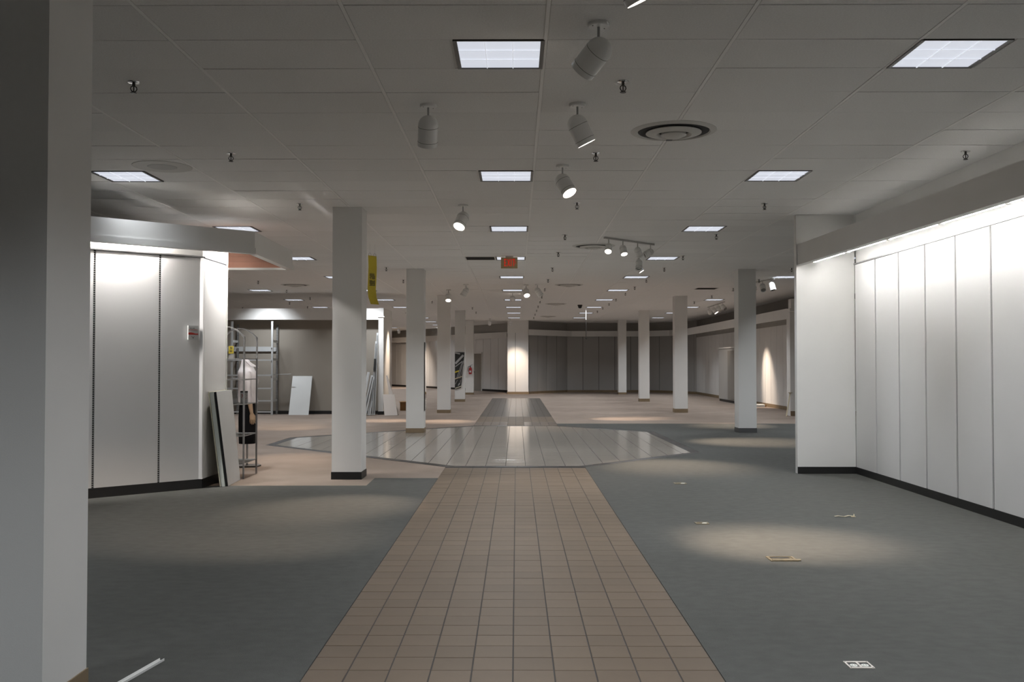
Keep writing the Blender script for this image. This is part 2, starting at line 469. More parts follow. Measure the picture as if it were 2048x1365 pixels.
# low partition behind the shelving rack, open above
wall('wall_middle_left', (-12, 28.55), (-4.05, 28.55), 3.10, thick=0.10, body='beige_wall', base='black_base', bh=0.10, bname='baseboard_middle_left')
struct(MB().box(-4.05, -3.90, 28.2, 30.1, 0, 3.13).build('wall_partition_end', 'paint'))
struct(MB().box(-4.06, -3.89, 28.18, 30.11, 0, 0.10).build('baseboard_partition_end', 'black_base'))
struct(MB().box(-4.07, -3.87, 28.17, 30.12, 2.86, 2.89).build('trim_3', 'paint'))
# outer walls
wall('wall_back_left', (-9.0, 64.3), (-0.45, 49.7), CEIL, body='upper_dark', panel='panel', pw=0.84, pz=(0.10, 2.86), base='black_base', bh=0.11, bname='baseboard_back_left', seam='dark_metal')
far_pts = [(0.6, 46.9), (1.5, 48.3), (2.6, 49.6), (6.7, 49.6), (8.0, 48.3), (8.72, 46.6)]
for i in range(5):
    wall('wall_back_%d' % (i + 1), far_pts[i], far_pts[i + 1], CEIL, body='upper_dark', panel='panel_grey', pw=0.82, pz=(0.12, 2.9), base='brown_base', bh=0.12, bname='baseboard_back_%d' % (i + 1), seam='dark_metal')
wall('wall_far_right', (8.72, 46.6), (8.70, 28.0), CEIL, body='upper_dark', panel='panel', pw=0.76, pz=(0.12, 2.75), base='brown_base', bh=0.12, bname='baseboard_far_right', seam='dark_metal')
wall('wall_right_return', (7.84, 27.62), (9.9, 27.62), 3.05, thick=0.35, base='brown_base', bh=0.14, bname='baseboard_right_return')
wall('wall_far_left', (-12.9, -12), (-12.9, 64), CEIL)
bpy.data.objects['wall_far_left'].rotation_euler = (0, 0, PI / 2)
wall('wall_behind', (10, -11.9), (-13, -11.9), CEIL)
wall('wall_near_right', (9.9, 27.0), (9.9, -12), CEIL)
# narrow panelled pier at the end of the walkway
pier = struct(MB().box(-0.44, 0.58, 46.62, 47.6, 0, CEIL).build('wall_pier', 'paint'))
for a, b in ((-0.43, -0.06), (-0.045, 0.48), (0.495, 0.57)):
    MB().box(a, b, 46.60, 46.62, 0.12, 2.98).build('panel', 'panel', pier)
MB().box(-0.06, -0.045, 46.608, 46.62, 0.12, 2.98).build('slotted_standard', 'slotted', pier)
struct(MB().box(-0.46, 0.60, 46.585, 47.6, 0, 0.12).build('baseboard_pier', 'brown_base'))
struct(MB().box(-0.47, 0.61, 46.59, 47.6, 2.98, 3.01).build('trim_4', 'paint'))

# doorway in the slanted back wall, closet on the far right wall
bl = bpy.data.objects['wall_back_left']
def on_bl(x):  # distance along the slanted wall for a world x
    d = Vector((8.55, -14.6)).normalized(); return (x + 9.0) / d.x
a0, a1 = on_bl(-2.28), on_bl(-1.86)
door = struct(MB().box(a0, a1, -0.05, -0.02, 0.0, 2.02).build('door_1', 'door'))
door.location = bl.location; door.rotation_euler = bl.rotation_euler
MB().box(a0 + 0.05, a0 + 0.09, -0.10, -0.05, 0.98, 1.06).build('door_handle', 'steel', door)
for s_, t_ in ((a0 - 0.06, a0), (a1, a1 + 0.05)):
    MB().box(s_, t_, -0.06, -0.018, 0, 2.08).build('door_frame', 'paint', door)
MB().box(a0 - 0.06, a1 + 0.05, -0.06, -0.018, 2.02, 2.08).build('door_frame', 'paint', door)
cl = thing('closet', 'tall grey closet with a white header built against the far right wall', 'closet', (8.10, 35.7, 0))
MB().box(0, 0.56, 0.0, 2.9, 0.10, 2.08).build('body', 'panel_grey', cl)
MB().box(-0.02, 0.56, 0.02, 1.2, 0.14, 1.98).build('door_panel', 'door', cl)
MB().box(-0.03, 0.56, -0.03, 2.93, 2.08, 2.12).build('header', 'paint', cl)
MB().box(0.02, 0.56, 0.02, 2.88, 0.002, 0.10).build('plinth', 'black_base', cl)
MB().box(-0.03, 0.02, -0.03, 0.02, 0.002, 2.08).build('corner_post', 'paint', cl)

# ------------------------------------------------------------------ columns
def column(x, y, base, label, z_base=0.10, group=None, w=0.385):
    t = thing('column', label, 'column', (x, y, 0), 0)
    MB().box(0, w, 0, w + 0.02, 0.0, CEIL + 0.002).build('shaft', 'paint', t)
    MB().box(-0.007, w + 0.007, -0.007, w + 0.027, 0.002, z_base).build('base_band', base, t)
    return t
column(-2.405, 4.09, 'brown_base', 'large white column closest to the camera at the left edge of the photo', w=0.40)
column(-2.410, 12.57, 'black_base', 'white square column with a black base beside the grey carpet notch')
column(-2.400, 20.93, 'brown_base', 'white column with a brown base standing on the pale tile octagon')
column(-2.400, 29.15, 'brown_base', 'white column just behind the tile octagon, left of the walkway')
column(-2.410, 37.60, 'brown_base', 'distant white column with a dark panel of built-in mirror reflections hung on it')
column(-2.440, 46.00, 'brown_base', 'distant white column carrying the red fire extinguisher')
column(4.845, 21.02, 'grey_base', 'white column with a grey base on grey carpet at right')
column(4.835, 29.40, 'brown_base', 'white column with brown base, first one on the right beige carpet', z_base=0.12)
column(4.820, 37.70, 'brown_base', 'second white column from the grey carpet on the right side', z_base=0.12)
column(4.900, 46.30, 'brown_base', 'farthest white column on the right in front of the dark back wall')

# ------------------------------------------------------------------ valances (light boxes along the wall tops)
def board(t, name, p0, p1, z0, z1, th, m='paint'):
    d = Vector((p1[0] - p0[0], p1[1] - p0[1])); L = d.length
    o = MB().box(0, L, 0, th, z0, z1).build(name, m, t)
    o.location = (p0[0], p0[1], 0); o.rotation_euler = (0, 0, math.atan2(d.y, d.x))
    return o
def tube_light(p0, p1, z, label, group, m='tube'):
    d = Vector((p1[0] - p0[0], p1[1] - p0[1])); L = d.length
    t = thing('fluorescent_tube', label, 'tube light', (p0[0], p0[1], z), math.atan2(d.y, d.x), group)
    MB().tube([(0.03, 0, 0), (L - 0.03, 0, 0)], 0.0155, 10).build('tube', m, t, smooth=True)
    for x in (0.0, L - 0.03):
        MB().box(x, x + 0.03, -0.018, 0.018, -0.02, 0.03).build('lamp_holder', 'white_enamel', t)
    MB().box(0.0, L, -0.018, 0.018, 0.03, 0.055).build('batten', 'white_enamel', t)
    MB().hexa([(0, -0.05, 0.014), (L, -0.05, 0.014), (L, 0.05, 0.014), (0, 0.05, 0.014)], [(0, -0.02, 0.03), (L, -0.02, 0.03), (L, 0.02, 0.03), (0, 0.02, 0.03)]).build('reflector', 'white_enamel', t)
    return t

v = thing('wall_valance', 'long white valance over the brightly lit right wall panels', 'valance')
board(v, 'fascia', (3.875, 13.26), (4.25, 2.7), 2.873, 3.155, 0.09)
MB().slab([(4.62, 2.7), (4.68, 2.7), (4.68, 13.26), (4.60, 13.26)], 3.10, 3.12).build('lid', 'paint', v)
ys = [13.1, 11.9, 10.68, 9.46, 8.24, 7.02, 5.8]
for i in range(6):
    f = lambda y: 3.875 + (13.26 - y) * 0.0355 + 0.17
    tube_light((f(ys[i]), ys[i] - 0.01), (f(ys[i + 1]), ys[i + 1] + 0.01), 2.905,
               '%s from the white wall corner of the lit tubes above the right wall' % ['first tube', 'second tube', 'third tube', 'fourth tube', 'fifth tube', 'sixth tube'][i], 'tubes over the right wall')

A, B, C, D = (-6.2, 9.40), (-3.25, 11.91), (-3.27, 14.0), (-6.6, 14.0)
v = thing('booth_canopy', 'white canopy over the lit left display booth, open towards the ceiling', 'canopy')
board(v, 'fascia', A, B, 2.945, 3.155, 0.05)
board(v, 'fascia', B, C, 2.945, 3.155, 0.05)
dAB = (Vector(B) - Vector(A)).normalized(); nAB = Vector((dAB.y, -dAB.x)) * 0.018
A2 = (A[0] + nAB.x, A[1] + nAB.y); B2 = (B[0] + 0.018, B[1] - 0.012); C2 = (C[0] + 0.018, C[1] + 0.01)
board(v, 'lip', A2, B2, 2.873, 2.947, 0.09)
board(v, 'lip', B2, C2, 2.873, 2.947, 0.09)
for k, (z0, z1) in enumerate(((2.905, 2.985), (2.987, 3.068), (3.07, 3.155))):
    MB().box(-6.6, -3.33, 13.94, 13.985, z0, z1).build('back_board', 'salmon', v)
MB().box(-6.6, -3.30, 13.93, 14.0, 2.873, 2.904).build('lip', 'paint', v)
MB().slab([(-6.6, 9.42), (-4.0, 11.63), (-4.0, 13.93), (-6.6, 13.93)], 3.125, 3.145).build('lid', 'paint', v)
off = Vector((-dAB.y, dAB.x)) * 0.085
for i, (s0, s1) in enumerate(((1.50, 2.70), (0.25, 1.45))):
    p = Vector(A) + dAB * s0 + off; q = Vector(A) + dAB * s1 + off
    tube_light(tuple(p), tuple(q), 3.05, ['lit tube under the left canopy above the wide booth panel', 'lit tube under the left canopy behind the nearest column'][i], None, 'booth_tube')
tube_light((-3.58, 11.98), (-3.58, 12.9), 3.02, 'short lit tube under the left canopy beside the narrow side panel', None, 'booth_tube')

v = thing('wall_valance', 'white valance above the shelving rack and beige wall at left', 'valance')
MB().box(-12, -4.05, 28.2, 28.25, 2.79, 3.12).build('fascia', 'paint', v)
MB().box(-12, -4.05, 28.25, 28.55, 2.79, 2.81).build('soffit', 'paint', v)
v = thing('wall_valance', 'white valance along the top of the far right wall', 'valance')
MB().box(7.86, 7.91, 27.98, 46.0, 2.80, 3.10).build('fascia', 'paint', v)
MB().box(7.91, 8.70, 27.98, 46.3, 3.04, 3.06).build('lid', 'paint', v)
v = thing('wall_valance', 'short white box valance above the pier on the far right', 'valance')
MB().box(7.80, 9.9, 27.36, 27.62, 3.05, 3.34).build('fascia', 'paint', v)
MB().box(7.76, 9.9, 27.33, 27.62, 2.99, 3.07).build('lip', 'paint', v)
v = thing('wall_valance', 'dim curved valance across the dark back wall', 'valance')
fp = [(0.62, 46.5), (1.75, 47.8), (2.8, 49.0), (6.5, 49.0), (7.6, 47.9), (7.9, 46.2)]
for i in range(5): board(v, 'fascia', fp[i], fp[i + 1], 2.86, 3.14, 0.05)
v = thing('wall_valance', 'pale valance along the slanted wall behind the left columns', 'valance')
nb = Vector((-14.6, -8.55)).normalized() * 0.5
board(v, 'fascia', (-9.0 + nb.x, 64.3 + nb.y), (-0.50 + nb.x + 0.42, 49.8 + nb.y + 0.2), 2.80, 3.12, 0.05)

# ------------------------------------------------------------------ recessed ceiling lights
def make_troffer():
    t = thing('ceiling_light', '', 'ceiling light')
    h = GY / 2
    b = MB()
    b.box(-h + 0.004, -h + 0.030, -h + 0.004, h - 0.004, -0.007, 0.005).box(h - 0.030, h - 0.004, -h + 0.004, h - 0.004, -0.007, 0.005)
    b.box(-h + 0.030, h - 0.030, -h + 0.004, -h + 0.014, -0.007, 0.005).box(-h + 0.030, h - 0.030, h - 0.014, h - 0.004, -0.007, 0.005)
    b.build('frame', 'dark_metal', t)
    MB().box(-h + 0.030, h - 0.030, -h + 0.014, h - 0.014, 0.001, 0.005).build('diffuser', 'troffer', t)
    w = (GY - 0.06) / 3; l = (GY - 0.028) / 3
    for i in (-0.5, 0.5):
        MB().box(i * w - 0.003, i * w + 0.003, -h + 0.014, h - 0.014, -0.006, 0.001).build('louvre_blade', 'louvre_blade', t)
        MB().box(-h + 0.030, h - 0.030, i * l - 0.003, i * l + 0.003, -0.006, 0.001).build('louvre_blade', 'louvre_blade', t)
    # louvred fixture: the light leaves in two wings, cut off towards the horizon
    ld = bpy.data.lights.new('troffer_lamp', 'AREA')
    ld.shape = 'RECTANGLE'; ld.size = 0.53; ld.size_y = 0.12; ld.energy = TROFFER_W / 2; ld.color = C_TROFFER; ld.spread = math.radians(94)
    for s in (-1, 1):
        lo = bpy.data.objects.new('troffer_lamp', ld); COL.objects.link(lo); lo.parent = t
        lo.location = (0, s * 0.14, -0.04); lo.rotation_euler = (s * math.radians(26), 0, 0)
    return t
proto = make_troffer(); used = False
for cname, (x, ks) in TROFFERS.items():
    n0 = sum(1 for k in ks if k < 1)
    for n, k in enumerate(ks):
        o = copy_tree(proto) if used else proto
        used = True
        o.location = (x + GY / 2, Y0 + GY * (k + 0.5), CEIL)
        where = {'centre': 'row above the tiled walkway', 'right': 'row right of the walkway', 'far right': 'row along the far right wall', 'left': 'row left of the walkway', 'far left': 'row above the far left partition'}[cname]
        o['label'] = '%s square recessed ceiling light in the %s' % (nth(n - n0), where) if n >= n0 else 'recessed ceiling light behind the camera, %s in the %s' % (['second back', 'first back'][n], where)
        if cname == 'left' and k == 8:      # weak lamp beside the canopy
            for c in o.children:
                if c.type == 'LIGHT':
                    c.data = c.data.copy(); c.data.energy = TROFFER_W * 0.05
        o['group'] = 'recessed ceiling lights'
for n, (x, k) in enumerate(VENTS):
    t = thing('ceiling_vent', ['dark square return vent beside the EXIT sign', 'dark square return vent near the far right columns'][n], 'vent', (x + GY / 2, Y0 + GY * (k + 0.5), CEIL), 0, 'return vents')
    h = GY / 2
    MB().box(-h + 0.01, h - 0.01, -h + 0.01, h - 0.01, 0.001, 0.005).build('backing', 'plenum', t)
    b = MB(); b.box(-h, -h + 0.02, -h, h, -0.004, 0.005).box(h - 0.02, h, -h, h, -0.004, 0.005).box(-h + 0.02, h - 0.02, -h, -h + 0.02, -0.004, 0.005).box(-h + 0.02, h - 0.02, h - 0.02, h, -0.004, 0.005)
    b.build('frame', 'diffuser', t)
    for i in range(9):
        y = -h + 0.06 + i * 0.058
        MB().box(-h + 0.02, h - 0.02, y, y + 0.006, -0.003, 0.001).build('slat', 'dark_metal', t)

# round air diffusers and a ceiling speaker
def make_diffuser(R):
    t = thing('air_diffuser', '', 'air diffuser')
    MB().rings([[(r * math.cos(2 * PI * i / 40), r * math.sin(2 * PI * i / 40), z) for i in range(40)] for r, z in ((R * 0.83, -0.004), (R * 0.86, -0.016), (R, -0.003), (R, 0.0))], caps=(False, False)).build('outer_ring', 'diffuser', t, smooth=True)
    MB().lathe([(R * 0.835, -0.005), (R * 0.835, -0.001)], 40).build('throat', 'plenum', t)
    MB().rings([[(r * math.cos(2 * PI * i / 40), r * math.sin(2 * PI * i / 40), z) for i in range(40)] for r, z in ((R * 0.36, -0.012), (R * 0.42, -0.040), (R * 0.65, -0.022), (R * 0.65, -0.016), (R * 0.42, -0.030))], caps=(False, False)).build('middle_cone', 'diffuser', t, smooth=True)
    MB().lathe([(R * 0.05, -0.062), (R * 0.20, -0.058), (R * 0.30, -0.040), (R * 0.28, -0.012)], 40).build('centre_cone', 'diffuser', t, smooth=True)
    MB().box(-0.025, 0.025, R * 0.58, R * 0.70, -0.03, -0.01).build('clip', 'dark_metal', t)
    return t
dproto = make_diffuser(0.375); used = False
for x, y, lab in ((1.386, 8.457, 'large round white air diffuser right of the nearest spotlights'), (1.35, 16.81, 'round air diffuser beside the four-headed track light'), (1.38, 25.23, 'third round air diffuser from the camera in the centre line'),
                  (1.37, 33.37, 'fourth round air diffuser from the camera in the centre line'), (1.39, 42.35, 'farthest round air diffuser in the centre line'), (-5.81, 25.2, 'round air diffuser above the far left shelving area')):
    o = copy_tree(dproto) if used else dproto
    used = True; o.location = (x, y, CEIL); o['label'] = lab; o['group'] = 'round air diffusers'
sp = thing('ceiling_speaker', 'flush round white ceiling speaker above the left booth', 'speaker', (-3.69, 9.97, CEIL))
MB().lathe([(0.30, -0.006), (0.30, 0.0)], 32).build('trim_plate', 'diffuser', sp)
MB().lathe([(0.14, -0.010), (0.15, -0.006)], 32).build('grille', 'panel_grey', sp)

# sprinklers
def make_sprinkler():
    t = thing('sprinkler', '', 'sprinkler')
    MB().lathe([(0.018, -0.012), (0.042, -0.006), (0.044, 0.0)], 16).build('escutcheon', 'chrome', t, smooth=True)
    b = MB().tube([(0, 0, -0.012), (0, 0, -0.03)], 0.011, 8)
    for s in (-1, 1):
        b.tube([(0, 0, -0.028), (s * 0.018, 0, -0.036), (s * 0.022, 0, -0.052), (s * 0.013, 0, -0.068), (0, 0, -0.076)], 0.0042, 6)
    b.tube([(0, 0, -0.03), (0, 0, -0.07)], 0.005, 6)
    b.build('frame', 'dark_metal', t)
    MB().lathe([(0.021, -0.082), (0.023, -0.078), (0.006, -0.076)], 14).build('deflector', 'dark_metal', t)
    return t
sproto = make_sprinkler(); used = False
rows = {'centre': (0.775, [6.96, 9.36, 12.28, 15.36, 17.8, 20.7, 23.56, 26.42, 29.38, 31.75, 34.54, 37.15, 40.19, 43.2]),
        'left': (-2.79, [6.96, 9.35, 12.34, 20.58, 23.69, 31.73]),
        'right': (3.185, [12.33, 15.31, 18.39, 20.72, 23.58, 25.91, 28.13, 30.77, 33.1, 35.49, 37.88]),
        'far left': (-6.45, [23.96, 26.93, 30.02]),
        'far right': (5.95, [20.8, 23.6, 26.4, 29.3, 32.2])}
extra = [(4.347, 9.294, 'pendant sprinkler in the ceiling corner close above the right valance'), (-1.625, 35.46, 'nearer of two pendant sprinklers in front of the reflection-panel column'),
         (-1.625, 38.6, 'farther of two pendant sprinklers in front of the reflection-panel column'), (-10.1, 35.4, 'pendant sprinkler in the ceiling at the far left above the rack wall'), (-7.68, 32.5, 'pendant sprinkler near the hanging black box at far left')]
lst = []
for rn, (x, yy) in rows.items():
    where = {'centre': 'row right above the walkway', 'left': 'row left of the walkway', 'right': 'row right of the walkway', 'far left': 'row above the shelving rack', 'far right': 'row behind the right column'}[rn]
    for n, y in enumerate(yy): lst.append((x, y, '%s pendant sprinkler in the ceiling %s' % (nth(n), where)))
for x, y, lab in lst + extra:
    o = copy_tree(sproto) if used else sproto
    used = True; o.location = (x, y, CEIL); o['label'] = lab; o['group'] = 'ceiling sprinklers'
    o.rotation_euler = (0, 0, random.uniform(-0.5, 0.5))

# ------------------------------------------------------------------ spotlights
HR, HL = 0.080, 0.165
def head_meshes():
    pr = [(0.0, HR)] + [(HR * math.sin(a), HR * math.cos(a)) for a in [PI / 2 * k / 7 for k in range(1, 8)]] + [(HR, -HL)]
    shell = MB().rings([[(max(r, 1e-3) * math.cos(2 * PI * i / 28), max(r, 1e-3) * math.sin(2 * PI * i / 28), z) for i in range(28)] for r, z in (pr + [(HR - 0.006, -HL), (HR - 0.010, -HL + 0.05), (HR - 0.02, -HL + 0.06)])[::-1]], caps=(True, True))
    sm = shell.mesh('lamp_shell', True); sm.materials.append(M['white_enamel'])
    out = {'shell': sm}
    for nm, m in (('on', 'lamp_on'), ('off', 'lamp_off')):
        le = MB().lathe([(0.062, -HL + 0.014), (0.060, -HL + 0.05)], 20).mesh('lens'); le.materials.append(M[m]); out[nm] = le
    rg = MB()
    for z in (-0.012, -HL + 0.035):
        rg.rings([[((HR + d) * math.cos(2 * PI * i / 28), (HR + d) * math.sin(2 * PI * i / 28), zz) for i in range(28)] for d, zz in ((-0.002, z), (0.0008, z), (0.0008, z + 0.0025), (-0.002, z + 0.0025))], caps=(False, False))
    rm = rg.mesh('seam_ring'); rm.materials.append(M['dark_metal']); out['ring'] = rm
    return out
HM = head_meshes()
canopy_me = MB().lathe([(0.060, -0.022), (0.066, -0.016), (0.066, 0.0)], 24).mesh('ceiling_plate', True); canopy_me.materials.append(M['white_enamel'])
screw_me = MB().lathe([(0.004, -0.024), (0.004, -0.021)], 8).mesh('screw'); screw_me.materials.append(M['dark_metal'])
stem_me = MB().tube([(0, 0, -0.02), (0, 0, -0.11)], 0.008, 8).mesh('stem'); stem_me.materials.append(M['steel'])
def lamp_head(parent, pivot, world_pivot, target, watts, angle, lit, scale=1.0):
    d = (Vector(target) - Vector(world_pivot)).normalized()
    h = obj('lamp_head', HM['shell'], parent, pivot)
    h.rotation_mode = 'QUATERNION'; h.rotation_quaternion = Vector((0, 0, -1)).rotation_difference(d)
    h.scale = (scale,) * 3
    obj('lens', HM['on' if lit else 'off'], h)
    obj('seam_ring', HM['ring'], h)
    if lit and watts:
        ld = bpy.data.lights.new('spot_lamp', 'SPOT'); ld.energy = watts; ld.color = C_SPOT
        ld.spot_size = math.radians(angle); ld.spot_blend = 1.0; ld.shadow_soft_size = 0.035
        lo = bpy.data.objects.new('spot_lamp', ld); COL.objects.link(lo); lo.parent = h; lo.location = (0, 0, -HL - 0.02)
    return h
def monopoint(x, y, target, label, lit=True, watts=SPOT_W, angle=30):
    t = thing('spotlight', label, 'spotlight', (x, y, CEIL), 0, 'ceiling spotlights')
    obj('ceiling_plate', canopy_me, t)
    for a in (0.6, 0.6 + PI): obj('screw', screw_me, t, (0.045 * math.cos(a), 0.045 * math.sin(a), 0))
    obj('stem', stem_me, t)
    lamp_head(t, (0, 0, -0.165), (x, y, CEIL - 0.165), target, watts, angle, lit)
    return t
monopoint(0.495, 5.76, (-2.75, 8.9, 0), 'large white spotlight at top, tilted down to the left', angle=36)
monopoint(0.53, 4.55, (2.2, 5.3, 0), 'spotlight cut off by the top edge of the photo, only its lit rim showing', watts=0)
monopoint(-0.70, 7.59, (-1.0, 9.6, 0), 'unlit white spotlight hanging almost straight down left of the walkway lights', lit=False)
monopoint(0.482, 7.57, (2.2, 8.05, 0), 'white spotlight tilted down to the right with a lit lower rim')
monopoint(0.477, 9.94, (2.25, 8.35, 0), 'white spotlight facing the camera with a round lit lamp')
monopoint(-0.693, 12.43, (-1.9, 10.2, 0), 'white spotlight turned left towards the camera, near the first left column')
monopoint(-1.907, 26.95, (-1.9, 25.0, 0), 'lit distant spotlight pointing at the camera by the left columns')
monopoint(-1.317, 25.06, (-3.4, 25.3, 0), 'lit distant spotlight tilted down left between the left columns')
monopoint(-0.117, 28.11, (0.05, 46.6, 1.35), 'small distant spotlight hanging below the walkway lights, aimed at the far pier', watts=0)
monopoint(0.548, 25.07, (3.0, 26.2, 0), 'lit distant spotlight tilted down right beside the walkway lights', watts=SPOT_W * 1.3)
monopoint(0.25, 25.23, (0.8, 22.5, 0), 'distant spotlight with a small lit lamp left of the tilted pair', watts=SPOT_W * 0.5)
monopoint(-3.40, 19.4, (-5.6, 22.9, 0), 'spotlight hidden behind the black-based column, aimed at the beige carpet')
monopoint(-3.45, 20.2, (-3.6, 14.5, 0), 'spotlight behind the black-based column, aimed at the carpet by the mannequin', watts=SPOT_W * 1.8, angle=24)
monopoint(-3.05, 29.5, (-3.95, 29.1, 1.6), 'spotlight hidden behind the octagon column, washing the partition end', watts=SPOT_W * 0.5, angle=40)
monopoint(-6.87, 56.2, (-7.4, 59.0, 0), 'tiny lit spotlight far back beyond the partition end', watts=SPOT_W * 0.6, angle=115)
monopoint(-1.22, 44.25, (-2.0, 48.0, 0), 'faint unlit spotlight far back left of the pier', lit=False)
monopoint(-0.30, 44.75, (0.03, 46.6, 1.25), 'faint spotlight far back close to the pier, washing its panels', watts=SPOT_W * 0.65, angle=44)

def track(p0, p1, label, heads, drop=0.15):
    d = Vector((p1[0] - p0[0], p1[1] - p0[1])); L = d.length; ang = math.atan2(d.y, d.x)
    t = thing('track_light', label, 'track light', (p0[0], p0[1], CEIL), ang, 'track lights')
    MB().box(0, L, -0.018, 0.018, -0.03, 0.0).build('rail', 'diffuser', t)
    Ri = Matrix.Rotation(-ang, 3, 'Z')
    for s, target, watts, lit, sc in heads:
        wp = Vector((p0[0], p0[1], 0)) + Vector((d.x, d.y, 0)) * s; wp.z = CEIL - drop
        MB().tube([(0, 0, -0.03), (0, 0, -drop + 0.03)], 0.008, 8).build('stem', 'diffuser', t, loc=(L * s, 0, 0))
        tl = Vector(target) - wp
        tl = Ri @ tl
        lamp_head(t, (L * s, 0, -drop), (0, 0, 0), tl, watts, 40, lit, sc)
    return t
track((1.43, 15.6), (2.36, 16.52), 'track light with four heads right of the walkway', [
    (0.08, (0.9, 13.0, 0), SPOT_W * 0.25, True, 0.72), (0.36, (2.3, 14.2, 0), SPOT_W * 1.3, True, 0.72), (0.66, (3.4, 17.8, 0), 0, False, 0.72), (0.93, (0.2, 16.3, 2.3), 0, False, 0.72)])
track((2.30, 18.0), (2.43, 19.2), 'short track light seen end-on in front of the fourth right ceiling light', [
    (0.12, (2.0, 16.8, 0.5), 0, False, 0.80), (0.45, (2.2, 20.5, 1.0), 0, False, 0.72), (0.8, (4.5, 18.5, 0), SPOT_W * 1.6, True, 0.72)])
track((5.98, 24.5), (6.22, 23.2), 'track light with bright white heads just right of the grey-based column', [
    (0.12, (5.2, 23.3, 0.0), SPOT_W * 1.0, True, 0.9), (0.5, (6.0, 22.0, 1.5), 0, False, 0.9), (0.88, (6.6, 22.6, 1.2), 0, False, 0.9)])
track((7.02, 35.3), (6.94, 32.1), 'dim track light with four heads near the far right wall', [
    (0.1, (8.6, 39.0, 0.6), SPOT_W * 0.2, True, 1.0), (0.37, (8.65, 33.3, 0.9), SPOT_W * 1.0, True, 1.0), (0.64, (8.4, 31.0, 1.0), 0, False, 1.0), (0.9, (8.5, 29.5, 1.0), 0, False, 1.0)])

# ------------------------------------------------------------------ signs and hanging things
ex = thing('exit_sign', 'tan EXIT sign with red letters hanging over the walkway', 'exit sign', (-0.139, 18.4, 3.334))
MB().box(-0.158, 0.158, 0, 0.05, 0, 0.211).build('body', 'exit_face', ex)
MB().box(-0.07, 0.07, -0.02, 0.07, 0.211, 0.237).build('mounting_canopy', 'diffuser', ex)
def strokes(parent, name, segs, w, dep, m, y=-0.004):
    b = MB()
    for (x0, z0, x1, z1) in segs:
        p, q = Vector((x0, 0, z0)), Vector((x1, 0, z1)); d = (q - p).normalized(); n = Vector((-d.z, 0, d.x)) * w / 2
        b.hexa([p - n + Vector((0, y, 0)), q - n + Vector((0, y, 0)), q + n + Vector((0, y, 0)), p + n + Vector((0, y, 0))],
               [p - n + Vector((0, y + dep, 0)), q - n + Vector((0, y + dep, 0)), q + n + Vector((0, y + dep, 0)), p + n + Vector((0, y + dep, 0))])
    return b.build(name, m, parent)
zb, zt = 0.038, 0.178; zm = (zb + zt) / 2
strokes(ex, 'letter_e', [(-0.087, zb, -0.087, zt), (-0.096, zb + 0.008, -0.052, zb + 0.008), (-0.096, zt - 0.008, -0.052, zt - 0.008), (-0.096, zm, -0.058, zm)], 0.017, 0.005, 'exit_red')
strokes(ex, 'letter_x', [(-0.036, zb, 0.014, zt), (-0.036, zt, 0.014, zb)], 0.017, 0.005, 'exit_red')
strokes(ex, 'letter_i', [(0.038, zb, 0.038, zt)], 0.017, 0.005, 'exit_red')
strokes(ex, 'letter_t', [(0.087, zb, 0.087, zt), (0.058, zt - 0.008, 0.112, zt - 0.008)], 0.017, 0.005, 'exit_red')
strokes(ex, 'arrow', [(0.108, zm + 0.035, 0.122, zm + 0.003), (0.108, zm - 0.030, 0.122, zm + 0.003)], 0.008, 0.005, 'exit_red')

bn = thing('hanging_banner', 'narrow yellow banner hanging from the ceiling beside the black-based column', 'banner', (-2.485, 16.55, 3.37))
bn.rotation_euler = (0, 0, math.radians(54))
prof = [(0.0, 0.0), (0.004, -0.2), (0.0, -0.4), (-0.006, -0.58), (0.004, -0.72), (0.03, -0.84)]
b = MB(); b.rings([[(-0.10 + o_, 0.0 - o_ * 1.2, z), (0.10 + o_, 0.0 - o_ * 1.2, z), (0.10 + o_, 0.003 - o_ * 1.2, z), (-0.10 + o_, 0.003 - o_ * 1.2, z)] for o_, z in prof[::-1]])
b.build('banner_cloth', 'yellow', bn)
b = MB()
for k_ in range(13):      # two blocks of small print, too faint to read
    z_ = -0.31 - 0.0165 * k_
    if k_ == 6: continue
    for c_ in range(7):
        x_ = -0.066 + c_ * 0.019
        if random.random() < 0.2: continue
        b.box(x_, x_ + 0.015, -0.0006 + (0.0072 if z_ < -0.5 else (0.003 if z_ < -0.43 else -0.004)) * 0 - 0.006, 0.0005, z_ - 0.011, z_)
b.build('print', 'ink', bn)
for x in (-0.06, 0.06):
    MB().tube([(x + 0.03 * math.cos(a), 0.0015, 0.012 + 0.03 * math.sin(a)) for a in [2 * PI * k / 12 for k in range(13)]], 0.0025, 5).build('ring', 'steel', bn)
    MB().tube([(x, 0.0015, 0.04), (x, 0.0015, CEIL - 3.37)], 0.0012, 4).build('cord', 'steel', bn)

hb = thing('hanging_box', 'black box hanging from the ceiling above the rack valance at far left', 'box', (-7.68, 34.8, CEIL))
MB().box(-0.14, 0.14, -0.1, 0.1, -0.20, -0.11).build('body', 'black', hb)
MB().tube([(0.11, 0, -0.11), (0.11, 0, 0)], 0.012, 8).build('stem', 'black', hb)
dm = thing('dome_camera', 'small black dome camera on the ceiling in front of the back wall', 'camera', (2.24, 33.95, CEIL))
MB().lathe([(0.01, -0.13), (0.05, -0.115), (0.068, -0.08), (0.07, -0.04)], 18).build('dome', 'black', dm, smooth=True)
MB().lathe([(0.085, -0.04), (0.085, 0.0)], 18).build('mount', 'dark_metal', dm)
rd = thing('hanging_rod', 'thin rod hanging from the ceiling with a small black ball end', 'rod', (2.587, 35.8, CEIL))
MB().tube([(0, 0, 0), (0, 0, -0.44)], 0.010, 8).build('upper_tube', 'white_enamel', rd)
